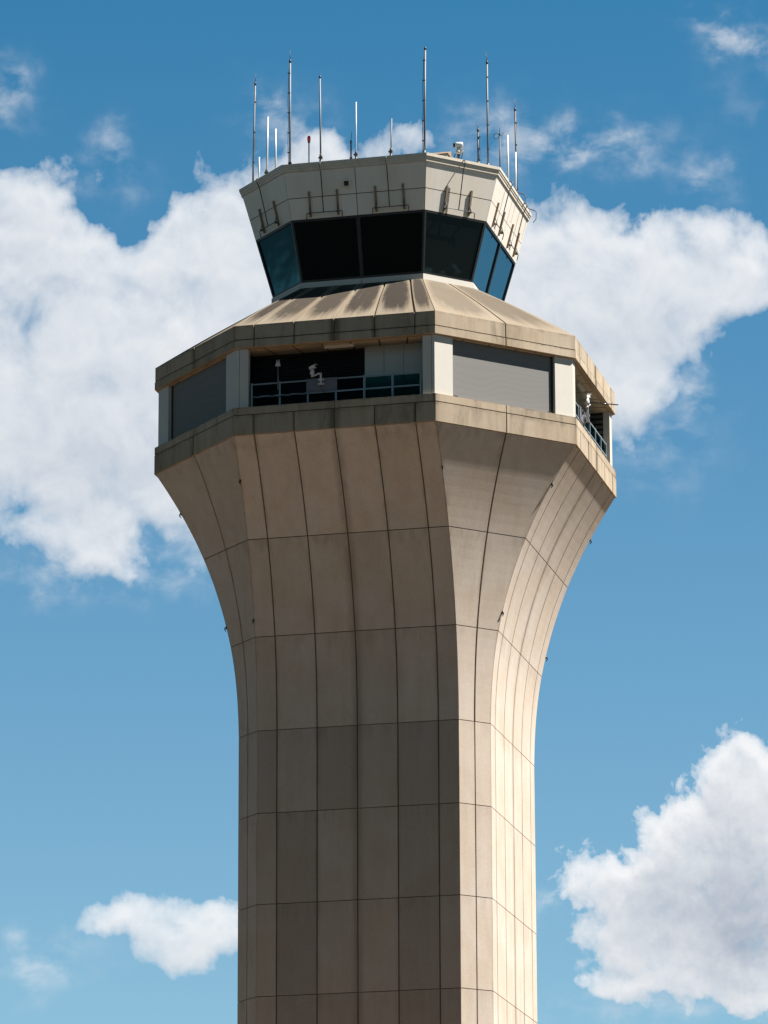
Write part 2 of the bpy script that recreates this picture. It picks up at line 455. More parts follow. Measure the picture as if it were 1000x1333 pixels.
# ground, unseen paving added for bounce light and reflections
m, t, b = new_mat('dry_grass_ground')
tcn = t.n('ShaderNodeTexCoord')
c = t.mix(t.noise(tcn.outputs['Object'], 0.05, 8, 0.65), (0.012, 0.009, 0.0045), (0.028, 0.020, 0.011))
t.put(b.inputs['Base Color'], c)
b.inputs['Roughness'].default_value = 1.0
M['ground'] = m
M['reflection_strips'] = concrete('reflection_strip_asphalt', (0.20, 0.18, 0.15), tinted=False)
M['bounce_apron'] = concrete('bounce_apron_concrete', (0.46, 0.295, 0.16), tinted=False)


# ------------------------------------------------------------------ mesh builder
class MB:
    def __init__(s):
        s.v, s.f, s.mi, s.tint, s.sm = [], [], [], [], []
        s.pu, s.pv, s.gr, s.cs = {}, {}, {}, {}

    def face(s, pts, mi=0, tint=1.0, smooth=False):
        i = len(s.v)
        s.v += [tuple(p) for p in pts]
        s.f.append(tuple(range(i, i + len(pts))))
        s.mi.append(mi)
        s.tint.append(tint)
        s.sm.append(smooth)
        return i

    def box(s, c, d, mi=0, rot=None):
        hx, hy, hz = d[0] / 2, d[1] / 2, d[2] / 2
        P_ = [Vector((x * hx, y * hy, z * hz)) for z in (-1, 1) for y in (-1, 1) for x in (-1, 1)]
        if rot is not None:
            P_ = [rot @ p for p in P_]
        P_ = [p + Vector(c) for p in P_]
        i = len(s.v)
        s.v += [tuple(p) for p in P_]
        for q in ((0, 2, 3, 1), (4, 5, 7, 6), (0, 1, 5, 4), (2, 6, 7, 3), (0, 4, 6, 2), (1, 3, 7, 5)):
            s.f.append(tuple(i + k for k in q))
            s.mi.append(mi)
            s.tint.append(1.0)
            s.sm.append(False)

    def tube(s, pts, rad, seg=12, mi=0, smooth=True):
        pts = [Vector(p) for p in pts]
        rads = rad if isinstance(rad, (list, tuple)) else [rad] * len(pts)
        base = len(s.v)
        prev = None
        for k, p in enumerate(pts):
            if k == 0:
                d = pts[1] - pts[0]
            elif k == len(pts) - 1:
                d = pts[-1] - pts[-2]
            else:
                d = (pts[k + 1] - pts[k]).normalized() + (pts[k] - pts[k - 1]).normalized()
            d.normalize()
            if prev is None:
                a = Vector((0, 0, 1)) if abs(d.z) < 0.9 else Vector((1, 0, 0))
                x = d.cross(a).normalized()
            else:
                x = (prev - d * prev.dot(d)).normalized()
            prev = x
            y = d.cross(x)
            for j in range(seg):
                an = 2 * math.pi * j / seg
                s.v.append(tuple(p + (x * math.cos(an) + y * math.sin(an)) * rads[k]))
        for k in range(len(pts) - 1):
            for j in range(seg):
                a = base + k * seg + j
                b_ = base + k * seg + (j + 1) % seg
                s.f.append((a, b_, b_ + seg, a + seg))
                s.mi.append(mi)
                s.tint.append(1.0)
                s.sm.append(smooth)
        for ring, rev in ((base, True), (base + (len(pts) - 1) * seg, False)):
            idx = [ring + j for j in range(seg)]
            s.f.append(tuple(reversed(idx)) if rev else tuple(idx))
            s.mi.append(mi)
            s.tint.append(1.0)
            s.sm.append(False)

    def lathe(s, prof, c=(0, 0, 0), seg=20, mi=0, rot=None):
        """prof: list of (radius, z)"""
        base = len(s.v)
        for r_, z in prof:
            for j in range(seg):
                an = 2 * math.pi * j / seg
                p = Vector((r_ * math.cos(an), r_ * math.sin(an), z))
                if rot is not None:
                    p = rot @ p
                s.v.append(tuple(p + Vector(c)))
        for k in range(len(prof) - 1):
            for j in range(seg):
                a = base + k * seg + j
                b_ = base + k * seg + (j + 1) % seg
                s.f.append((a, b_, b_ + seg, a + seg))
                s.mi.append(mi)
                s.tint.append(1.0)
                s.sm.append(True)
        for ring, rev in ((base, True), (base + (len(prof) - 1) * seg, False)):
            idx = [ring + j for j in range(seg)]
            s.f.append(tuple(reversed(idx)) if rev else tuple(idx))
            s.mi.append(mi)
            s.tint.append(1.0)
            s.sm.append(False)

    def prism(s, poly, z0, z1, mi=0):
        n = len(poly)
        s.face([(x, y, z0) for x, y in reversed(poly)], mi)
        s.face([(x, y, z1) for x, y in poly], mi)
        for k in range(n):
            a, b_ = poly[k], poly[(k + 1) % n]
            s.face([(a[0], a[1], z0), (b_[0], b_[1], z0), (b_[0], b_[1], z1), (a[0], a[1], z1)], mi)

    def build(s, name, mats, parent=None):
        me = bpy.data.meshes.new(name)
        me.from_pydata(s.v, [], s.f)
        for k in (mats if isinstance(mats, (list, tuple)) else [mats]):
            me.materials.append(M[k])
        me.polygons.foreach_set('material_index', s.mi)
        me.polygons.foreach_set('use_smooth', s.sm)
        a = me.attributes.new('tint', 'FLOAT', 'FACE')
        a.data.foreach_set('value', s.tint)
        if s.pu:
            for nm, dd in (('pu', s.pu), ('pv', s.pv), ('grime', s.gr), ('centre', s.cs)):
                at = me.attributes.new(nm, 'FLOAT', 'POINT')
                at.data.foreach_set('value', [dd.get(i, 0.0) for i in range(len(s.v))])
        me.update()
        o = bpy.data.objects.new(name, me)
        COL.objects.link(o)
        if parent is not None:
            o.parent = parent
        return o


def thing(name, label, cat, loc=(0, 0, 0), rot=None, group=None):
    o = bpy.data.objects.new(name, None)
    COL.objects.link(o)
    o.empty_display_size = 0.2
    mt = (rot.to_4x4() if rot is not None else Matrix.Identity(4))
    mt.translation = Vector(loc)
    o.matrix_world = mt
    tag(o, label, cat, group)
    return o


def tag(o, label, cat, group=None):
    o['label'] = label
    o['category'] = cat
    if group:
        o['group'] = group
    return o


def dup(root, label, loc, rot=None):
    """copy of a thing with copies of its parts and their sub-parts"""
    r = root.copy()
    COL.objects.link(r)
    mt = (rot.to_4x4() if rot is not None else Matrix.Identity(4))
    mt.translation = Vector(loc)
    r.matrix_world = mt
    r['label'] = label
    for ch in list(root.children):
        c = ch.copy()
        COL.objects.link(c)
        c.parent = r
        for g in list(ch.children):
            d = g.copy()
            COL.objects.link(d)
            d.parent = c
    return r


def lerp(a, b, t):
    return a + (b - a) * t


# ------------------------------------------------------------------ ground far below the frame
g = MB()
g.face([(-9000, -9000, 0), (9000, -9000, 0), (9000, 9000, 0), (-9000, 9000, 0)])
o = g.build('ground', 'ground')
o['kind'] = 'structure'
g = MB()  # unseen apron, added to bounce warm light onto the shaded faces
g.face([(-26, -30, 0.02), (26, -30, 0.02), (26, 30, 0.02), (-26, 30, 0.02)])
o = g.build('bounce_pavement', 'bounce_apron')
o['kind'] = 'structure'
g = MB()  # unseen strips, added to show as reflections in the cab glass
for cx_, cy_, lx_, ly_, an_ in ((330, -95, 260, 26, 0.5), (420, -60, 30, 220, 0.3), (520, -190, 300, 40, 0.2)):
    c_, s_ = math.cos(an_), math.sin(an_)
    g.face([(cx_ + c_ * x_ - s_ * y_, cy_ + s_ * x_ + c_ * y_, 0.015 + 0.002 * len(g.f)) for x_, y_ in
            ((-lx_ / 2, -ly_ / 2), (lx_ / 2, -ly_ / 2), (lx_ / 2, ly_ / 2), (-lx_ / 2, ly_ / 2))])
o = g.build('reflection_strips', 'reflection_strips')
o['kind'] = 'structure'

# ------------------------------------------------------------------ the tower
HW = 4.0                                   # half width of a main face, constant over the height
PROF = [(39.59, 5.02, 0.02), (43.237, 5.366, 0.20), (46.859, 6.483, 0.425), (50.491, 8.497, 0.675)]


def apo(z):
    """distance of the main faces from the axis, with slope"""
    if z <= PROF[0][0]:
        return 5.02
    for (za, da, sa), (zb, db, sb) in zip(PROF, PROF[1:]):
        if z <= zb + 1e-6:
            h = zb - za
            t_ = (z - za) / h
            return ((2 * t_**3 - 3 * t_**2 + 1) * da + (t_**3 - 2 * t_**2 + t_) * h * sa
                    + (-2 * t_**3 + 3 * t_**2) * db + (t_**3 - t_**2) * h * sb)
    return PROF[-1][1]


def rotk(k):
    return Matrix.Rotation(k * math.pi / 2, 3, 'Z')


def corner(d, h, i):
    """corners i = 0..7 of the octagon, counter-clockwise seen from above, starting at the front face's left"""
    k, j = divmod(i, 2)
    return rotk(k) @ Vector((-h if j == 0 else h, -d, 0))


def panel_grid(mb, face_i, dfun, hfun, us, zs, gu, gz, depth, nsub=1, tints=None, roof=False, edge_gap=0.0, grime=(0.5, 1.0)):
    """One facade plane of the octagon (face_i even: main, odd: chamfer), split into slabs with real recessed joints.
    us are fractions 0..1 across the face, zs heights."""
    def edge(z):
        d, h = dfun(z), hfun(z)
        return corner(d, h, face_i), corner(d, h, (face_i + 1) % 8)

    def pos(u, z):
        a, b_ = edge(z)
        p = a.lerp(b_, u)
        p.z = z + Z0
        return p

    def normal(u, z):
        e = 0.01
        du = pos(1, z) - pos(0, z)
        dz = pos(u, z + e) - pos(u, z - e)
        return du.cross(dz).normalized()

    for zi in range(len(zs) - 1):
        za, zb = zs[zi] + gz / 2, zs[zi + 1] - gz / 2
        for ui in range(len(us) - 1):
            tn = tints(ui, zi) if tints else 1.0
            gm = rng.uniform(*grime)
            rows = []
            zz = [lerp(za, zb, k / nsub) for k in range(nsub + 1)]
            for z in zz:
                wd = (pos(1, z) - pos(0, z)).length
                ga = (edge_gap if ui == 0 else gu / 2) / wd
                gb = (edge_gap if ui == len(us) - 2 else gu / 2) / wd
                rows.append((us[ui] + ga, us[ui + 1] - gb))
            for k in range(nsub):
                (a0, b0), (a1, b1) = rows[k], rows[k + 1]
                z_0, z_1 = zz[k], zz[k + 1]
                ncol = 6 if roof else 2
                for c in range(ncol):
                    f0, f1 = c / ncol, (c + 1) / ncol
                    q = [pos(lerp(a0, b0, f0), z_0), pos(lerp(a0, b0, f1), z_0), pos(lerp(a1, b1, f1), z_1), pos(lerp(a1, b1, f0), z_1)]
                    i = mb.face(q, 0, tn, False)
                    if True:
                        for j, (pu_, pv_) in enumerate(((f0, k / nsub), (f1, k / nsub), (f1, (k + 1) / nsub), (f0, (k + 1) / nsub))):
                            mb.pu[i + j], mb.pv[i + j], mb.gr[i + j] = pu_, pv_, gm
                            mb.cs[i + j] = (pu_ if ui == 2 else 1 - pu_ if ui == 3 else 0.0) if len(us) == 7 else 0.0
                # side walls of the slab
                for (u0, u1, flip) in ((a0, a1, False), (b0, b1, True)):
                    n0, n1 = normal(u0, z_0), normal(u1, z_1)
                    p0, p1 = pos(u0, z_0), pos(u1, z_1)
                    q = [p0, p1, p1 - n1 * depth, p0 - n0 * depth]
                    mb.face(q if not flip else q[::-1], 0, tn)
            for (row, z, flip) in ((rows[0], zz[0], False), (rows[-1], zz[-1], True)):
                p0, p1 = pos(row[0], z), pos(row[1], z)
                n0 = normal(0.5, z)
                q = [p0, p0 - n0 * depth, p1 - n0 * depth, p1]
                mb.face(q if not flip else q[::-1], 0, tn)
    # dark backing behind the joints
    zz = []
    for zi in range(len(zs) - 1):
        zz += [lerp(zs[zi], zs[zi + 1], k / nsub) for k in range(nsub)]
    zz.append(zs[-1])
    dd = depth * 0.8
    for z_0, z_1 in zip(zz, zz[1:]):
        n0, n1 = normal(0.5, z_0), normal(0.5, z_1)
        q = [pos(0, z_0) - n0 * dd, pos(1, z_0) - n0 * dd, pos(1, z_1) - n1 * dd, pos(0, z_1) - n1 * dd]
        mb.face(q, 1)


MAIN_U = [0, 0.1, 0.3, 0.5, 0.7, 0.9, 1.0]
CH_U = [0, 0.5, 1.0]

tower = thing('control_tower', 'tall tan concrete airport control tower with flared head and dark glass cab', 'control tower', (0, 0, 0))

# shaft
zs = [39.589, 36.335, 32.783, 29.228]
while zs[-1] > 2.5:
    zs.append(zs[-1] - 3.58)
zs[-1] = -Z0
zs = zs[::-1]


# the four rows of front slabs in view were cast in visibly different batches
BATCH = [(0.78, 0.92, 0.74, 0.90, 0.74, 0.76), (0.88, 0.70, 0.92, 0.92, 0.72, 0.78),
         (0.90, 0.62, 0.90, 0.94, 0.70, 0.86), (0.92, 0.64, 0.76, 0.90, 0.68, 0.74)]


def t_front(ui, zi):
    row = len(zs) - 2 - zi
    return 0.83 * (BATCH[row][ui] ** 0.75 if row < 4 else rng.uniform(0.66, 0.95))  # besides the batches, whole front darkened in colour to deepen its shade


def t_lit(ui, zi):
    return rng.uniform(0.975, 1.02)


mb = MB()
for k in range(4):
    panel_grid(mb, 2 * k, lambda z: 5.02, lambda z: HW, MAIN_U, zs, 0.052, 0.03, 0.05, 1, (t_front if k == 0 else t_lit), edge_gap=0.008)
    panel_grid(mb, 2 * k + 1, lambda z: 5.02, lambda z: HW, CH_U, zs, 0.05, 0.03, 0.05, 1, lambda a, b: rng.uniform(0.96, 1.02), edge_gap=0.008)
shaft = mb.build('shaft', ['concrete', 'joint'], tower)

# flared head
mb = MB()
zf = [39.589, 43.237, 46.859, 50.494]
tf = lambda a, b: rng.uniform(0.97, 1.03)
tff = lambda a, b: rng.uniform(0.95, 1.05) * (0.86, 0.97, 1.10)[b]  # front rows darker low, lighter high: shade and bounce light in the tint
for k in range(4):
    panel_grid(mb, 2 * k, apo, lambda z: HW, MAIN_U, zf, 0.052, 0.03, 0.05, 10, (tff if k == 0 else t_lit), edge_gap=0.012)
    panel_grid(mb, 2 * k + 1, apo, lambda z: HW, CH_U, zf, 0.07, 0.03, 0.05, 10, tf, edge_gap=0.012)
flare = mb.build('flared_head', ['concrete', 'joint'], tower)


def ring(mb, d0, h0, z0, d1, h1, z1, mi=0, flip=False):
    """strip of eight quads between two octagons"""
    for i in range(8):
        a, b_ = corner(d0, h0, i), corner(d0, h0, (i + 1) % 8)
        c, e = corner(d1, h1, (i + 1) % 8), corner(d1, h1, i)
        q = [(a.x, a.y, z0 + Z0), (b_.x, b_.y, z0 + Z0), (c.x, c.y, z1 + Z0), (e.x, e.y, z1 + Z0)]
        mb.face(q[::-1] if flip else q, mi)


def oct_disc(mb, d, h, z, mi=0, down=False):
    q = [corner(d, h, i) for i in range(8)]
    q = [(p.x, p.y, z + Z0) for p in q]
    mb.face(q[::-1] if down else q, mi)


# parapet band
mb = MB()
tb = lambda a, b: rng.uniform(0.88, 1.06)
for k in range(8):
    us = MAIN_U if k % 2 == 0 else CH_U
    panel_grid(mb, k, lambda z: 8.552, lambda z: HW, us, [50.494, 51.262], 0.05, 0.0, 0.05, 1, tb)
    panel_grid(mb, k, lambda z: 8.545, lambda z: HW, [0, 0.5, 1], [51.30, 51.591], 0.035, 0.0, 0.05, 1, tb)
ring(mb, 8.50, HW, 51.25, 8.50, HW, 51.31, 1)
ring(mb, 8.40, HW, 50.492, 8.552, HW, 50.494, 0, True)
ring(mb, 8.545, HW, 51.591, 8.15, HW, 51.605, 0)
ring(mb, 8.15, HW, 51.605, 8.15, HW, 51.40, 0, True)
mb.build('parapet', ['band', 'joint'], tower)

# cornice band with soffit
mb = MB()
for k in range(8):
    us = MAIN_U if k % 2 == 0 else CH_U
    panel_grid(mb, k, lambda z: 8.568, lambda z: HW, us, [53.999, 54.305], 0.05, 0.0, 0.05, 1, tb)
    panel_grid(mb, k, lambda z: 8.548, lambda z: HW, us, [54.345, 54.905], 0.05, 0.0, 0.05, 1, tb)
ring(mb, 8.49, HW, 54.29, 8.49, HW, 54.36, 1)
ring(mb, 8.30, HW, 53.998, 8.568, HW, 53.999, 0, True)
mb.build('cornice', ['band', 'joint'], tower)

# sloped roof ring
def roof_d(z):
    s_ = (z - 54.905) / (57.68 - 54.905)
    return lerp(8.548, 4.24, s_) + 0.10 * math.sin(math.pi * min(max(s_, 0), 1)) * 1.0
def roof_h(z):
    s_ = (z - 54.905) / (57.68 - 54.905)
    return lerp(4.0, 2.50, s_)
mb = MB()
tr_ = lambda a, b: rng.uniform(0.92, 1.06)
for k in range(8):
    us = MAIN_U if k % 2 == 0 else CH_U
    panel_grid(mb, k, roof_d, roof_h, us, [54.905, 57.68], 0.085, 0.0, 0.09, 8, tr_, roof=True,
               grime=(0.80, 1.0) if k % 2 == 0 else (0.42, 0.6), edge_gap=0.015)
ring(mb, 4.24, 2.50, 57.68, 3.6, 2.4, 57.70, 0)
mb.build('sloped_roof', ['roof', 'roof_joint'], tower)

# balcony ring: floor, soffit, walls
mb = MB()
oct_disc(mb, 8.2, HW, 51.42)
mb.build('balcony_floor', 'grey_wall', tower)
mb = MB()
for i in range(8):
    n = 7 if i % 2 == 0 else 5
    a, b_ = corner(8.32, HW, i), corner(8.32, HW, (i + 1) % 8)
    c, e = corner(7.3, 3.6, (i + 1) % 8), corner(7.3, 3.6, i)
    for j in range(n):
        f0, f1 = j / n + 0.004, (j + 1) / n - 0.004
        q = [a.lerp(b_, f0), a.lerp(b_, f1), e.lerp(c, f1), e.lerp(c, f0)]
        mb.face([(p.x, p.y, 53.985 + Z0) for p in q][::-1])
oct_disc(mb, 8.4, HW, 54.02, 1, True)
mb.build('soffit', ['soffit', 'joint'], tower)

DW = 7.52                                  # plane of the walls at the back of the balconies
for k in range(4):
    rk = rotk(k)
    # black louvred wall over the larger part of the recess
    mb = MB()
    for j in range(22):
        z = 51.50 + Z0 + j * 0.113
        rot = rk @ Matrix.Rotation(R(-35), 3, 'X')
        mb.box(rk @ Vector((-1.30, -DW + 0.06, z)), (4.48, 0.02, 0.11), 0, rot)
    mb.box(rk @ Vector((-1.30, -DW + 0.16, 52.7 + Z0)), (4.48, 0.02, 2.56), 0, rk)
    mb.build('louvred_wall', 'black', tower)
    # three grey panels
    mb = MB()
    for xa, xb in ((0.96, 1.72), (1.735, 2.50), (2.515, 3.55)):
        mb.box(rk @ Vector(((xa + xb) / 2, -DW + 0.02, 52.7 + Z0)), (xb - xa, 0.06, 2.56), 0, rk)
    mb.build('wall_panel', 'grey_wall', tower)
    # side louvres between corner column and back wall
    for sx in (-1, 1):
        mb = MB()
        for j in range(11):
            z = 51.60 + Z0 + j * 0.222
            rot = rk @ Matrix.Rotation(R(-32) * sx, 3, 'Y')
            mb.box(rk @ Vector((sx * 3.58, -7.86, z)), (0.02, 0.66, 0.15), 0, rot)
        mb.box(rk @ Vector((sx * 3.70, -7.86, 52.7 + Z0)), (0.02, 0.70, 2.5), 0, rk)
        mb.build('side_louvre', ['black'], tower)

# white corner columns: two leaves with a seam
d_c, a_c = 8.42, 8.74                       # main and chamfer apothems of the column line
cx = a_c * math.sqrt(2) - d_c               # x of the octagon corner on the front
for k in range(4):
    rk = rotk(k)
    for sx in (-1, 1):
        mb = MB()
        tdir = Vector((sx * 0.70711, 0.70711))
        nin = Vector((-sx * 0.70711, 0.70711))
        c0 = Vector((sx * cx, -d_c))
        L_ = 0.82
        p_far = c0 + tdir * L_
        poly = [Vector((sx * 3.83, -d_c)), c0, p_far, p_far + nin * 0.28, Vector((sx * 3.83, -d_c + 0.30))]
        poly2 = [Vector((sx * 3.47, -d_c)), Vector((sx * 3.815, -d_c)), Vector((sx * 3.815, -d_c + 0.26)), Vector((sx * 3.47, -d_c + 0.26))]
        for pl in (poly, poly2):
            q = [(rk @ Vector((p.x, p.y, 0))) for p in pl]
            q = [(p.x, p.y) for p in q]
            if sx < 0:
                q = q[::-1]
            mb.prism(q, 51.60 + Z0, 53.99 + Z0)
        mb.build('corner_column', 'column', tower)

# mesh screens in the chamfers
for k in range(4):
    rk = rotk(k) @ Matrix.Rotation(math.pi / 4, 3, 'Z')
    ap = 8.72 - 0.16
    scr = MB()
    scr.box(rk @ Vector((0, -ap, 52.80 + Z0)), (4.50, 0.03, 2.34), 0, rk)
    so = scr.build('screen', 'screen', tower)
    fr = MB()
    for sx in (-1, 1):
        fr.box(rk @ Vector((sx * 2.31, -ap + 0.02, 52.79 + Z0)), (0.10, 0.12, 2.38), 0, rk)
        fr.box(rk @ Vector((sx * 2.16, -ap - 0.05, 51.68 + Z0)), (0.16, 0.10, 0.05), 0, rk)
    fr.box(rk @ Vector((0, -ap + 0.02, 51.625 + Z0)), (4.5, 0.05, 0.03), 0, rk)
    fr.build('frame', 'frame', so)

# ------------------------------------------------------------------ cab
CS, CH = 0.272, 0.1007
def cab_d(z): return 4.764 + CS * (z - 60.347)
def cab_h(z): return 2.726 + CH * (z - 60.347)

mb = MB()   # plinth under the windows
for i in range(8):
    a, b_ = corner(4.16, 2.50, i), corner(4.16, 2.50, (i + 1) % 8)
    n = 2 if i % 2 == 0 else 1
    for j in range(n):
        f0, f1 = j / n + 0.002, (j + 1) / n - 0.002
        p, q = a.lerp(b_, f0), a.lerp(b_, f1)
        mb.face([(p.x, p.y, 57.60 + Z0), (q.x, q.y, 57.60 + Z0), (q.x, q.y, 57.93 + Z0), (p.x, p.y, 57.93 + Z0)])
ring(mb, 4.16, 2.50, 57.93, 3.9, 2.40, 57.935, 0)
mb.build('plinth', 'column', tower)

for i in range(8):
    nb = 2 if i % 2 == 0 else 1
    zb, zt = 57.94, 60.36

    def cpos(u, z, off=0.0, i=i):
        a, b_ = corner(cab_d(z), cab_h(z), i), corner(cab_d(z), cab_h(z), (i + 1) % 8)
        p = a.lerp(b_, u)
        p.z = z + Z0
        nn = (b_ - a).cross(Vector((0, 0, 1))).normalized()
        if off:
            p = p + nn * off
        return p

    for j in range(nb):
        ua, ub = j / nb, (j + 1) / nb
        pane = MB()
        pane.face([cpos(ua, zb, -0.06), cpos(ub, zb, -0.06), cpos(ub, zt, -0.06), cpos(ua, zt, -0.06)])
        po = pane.build('cab_window', 'glass', tower)
        fr = MB()
        ew = 0.075 / (cpos(1, 59) - cpos(0, 59)).length
        for (u0, u1, z_0, z_1) in ((ua, ua + ew, zb, zt), (ub - ew, ub, zb, zt), (ua + ew, ub - ew, zb, zb + 0.09), (ua + ew, ub - ew, zt - 0.08, zt)):
            q = [cpos(u0, z_0), cpos(u1, z_0), cpos(u1, z_1), cpos(u0, z_1)]
            w = [cpos(u0, z_0, -0.07), cpos(u1, z_0, -0.07), cpos(u1, z_1, -0.07), cpos(u0, z_1, -0.07)]
            fr.face(q)
            for e in range(4):
                f_ = (e + 1) % 4
                fr.face([q[f_], q[e], w[e], w[f_]])
        fr.build('window_frame', 'frame', po)

# fascia panels
mb = MB()
for k in range(8):
    panel_grid(mb, k, cab_d, cab_h, [0, 0.5, 1] if k % 2 == 0 else [0, 1], [60.36, 61.20, 62.22], 0.03, 0.03, 0.03, 1,
               lambda a, b: rng.uniform(0.95, 1.03), edge_gap=0.012)
ring(mb, cab_d(60.36) - 0.08, cab_h(60.36), 60.36, cab_d(60.36), cab_h(60.36), 60.36, 0, False)
mb.build('fascia', ['cream', 'joint'], tower)

# stepped coping
mb = MB()
dt, ht = cab_d(62.22), cab_h(62.22)
steps = [(0.0, 62.20), (0.045, 62.21), (0.06, 62.315), (0.085, 62.32), (0.10, 62.40), (0.125, 62.405), (0.135, 62.52), (-0.20, 62.53)]
for (o0, z_0), (o1, z_1) in zip(steps, steps[1:]):
    ring(mb, dt + o0, ht + o0 * 0.41, z_0, dt + o1, ht + o1 * 0.41, z_1)
ring(mb, dt - 0.20, ht - 0.08, 62.53, dt - 0.2, ht - 0.08, 62.28)
mb.build('coping', 'coping', tower)
mb = MB()
oct_disc(mb, dt - 0.15, ht - 0.06, 62.30)
mb.build('cab_roof', 'roof_deck', tower)

LEAN = math.atan(CS)
LEANC = math.atan(0.26508)
AC0 = 5.2962


def face_frame(face, lean=True):
    """rotation whose x runs along the facade, -y points out of it and z up the (leaning) fascia"""
    yaw = {'F': 0, 'R': math.pi / 4, 'E': math.pi / 2, 'L': -math.pi / 4, 'W': -math.pi / 2}[face]
    rz = Matrix.Rotation(yaw, 3, 'Z')
    if lean:
        rz = rz @ Matrix.Rotation(LEANC if face in 'RL' else LEAN, 3, 'X')
    return rz


def face_pt(face, s, z, ap):
    yaw = {'F': 0, 'R': math.pi / 4, 'E': math.pi / 2, 'L': -math.pi / 4, 'W': -math.pi / 2}[face]
    p = Matrix.Rotation(yaw, 3, 'Z') @ Vector((s, -ap, 0))
    p.z = z + Z0
    return p


def cab_apo(face, z):
    return (AC0 + 0.26508 * (z - 60.347)) if face in 'RL' else cab_d(z)


# vent box on the front fascia
rot = face_frame('F')
vt = thing('vent_box', 'small dark square vent box on the front white fascia above the left pipe bracket', 'vent', face_pt('F', -0.36, 61.61, cab_d(61.61)), rot)
mb = MB()
for dx, dz, sx_, sz_ in ((-0.12, 0, 0.03, 0.26), (0.12, 0, 0.03, 0.26), (0, 0.115, 0.21, 0.03), (0, -0.115, 0.21, 0.03)):
    mb.box((dx, -0.06, dz), (sx_, 0.12, sz_))
mb.build('hood', 'cream', vt)
mb = MB()
mb.box((0.0, -0.02, 0), (0.205, 0.03, 0.195))
mb.build('grille', 'lens', vt)

# ------------------------------------------------------------------ spray pipe brackets on the fascia
def make_spray():
    t_ = thing('pipe_bracket', '', 'bracket', group='pipe brackets on the cab fascia')
    for sx in (-0.57, 0.57):
        mb = MB()
        mb.box((sx, -0.035, 0.0), (0.075, 0.07, 1.02))
        mb.box((sx, -0.10, -0.38), (0.03, 0.10, 0.10))
        mb.build('channel', 'rust', t_)
    mb = MB()
    mb.tube([(-0.70, -0.17, -0.62), (-0.70, -0.17, -0.385), (-0.66, -0.17, -0.36), (0.68, -0.17, -0.36)], 0.018, 8)
    mb.tube([(0.66, -0.17, -0.36), (0.74, -0.17, -0.36), (0.76, -0.17, -0.40), (0.76, -0.17, -0.60)], 0.018, 8)
    for sx in (-0.57, 0.57):
        mb.tube([(sx, -0.17, -0.36), (sx + 0.015, -0.13, -0.25), (sx, -0.05, -0.10)], 0.016, 8)
        mb.box((sx, -0.165, -0.37), (0.07, 0.06, 0.07))
    mb.build('spray_pipe', 'dark_metal', t_)
    mb = MB()
    mb.tube([(0.0, -0.17, -0.36), (0.0, -0.165, 0.3), (-0.01, -0.16, 1.2), (-0.01, -0.22, 1.50), (-0.01, -0.20, 1.62), (-0.01, 0.12, 1.64)], 0.022, 8)
    mb.build('feed_pipe', 'dark_metal', t_)
    return t_


SPRAY = [('L', -0.04, 'pipe bracket on the narrow shaded fascia left of the front windows'),
         ('F', -1.35, 'pipe bracket on the front fascia above the left front window, below the vent box'),
         ('F', 1.35, 'pipe bracket on the front fascia above the right front window'),
         ('R', 0.0, 'pipe bracket on the sunlit narrow fascia above the dark corner window'),
         ('E', -1.29, 'pipe bracket on the bright sunlit side fascia, nearer the front corner'),
         ('E', 1.45, 'pipe bracket on the bright sunlit side fascia, at its far outer end'),
         ('W', -1.35, 'pipe bracket end poking past the shaded left edge of the cab')]
proto = make_spray()
for n, (fc, s, lab) in enumerate(SPRAY):
    loc = face_pt(fc, s, 60.93, cab_apo(fc, 60.93))
    ro = face_frame(fc)
    if n == 0:
        mt = ro.to_4x4()
        mt.translation = loc
        proto.matrix_world = mt
        proto['label'] = lab
    else:
        dup(proto, lab, loc, ro)

# ------------------------------------------------------------------ antennas on the cab roof
DECK = 62.30


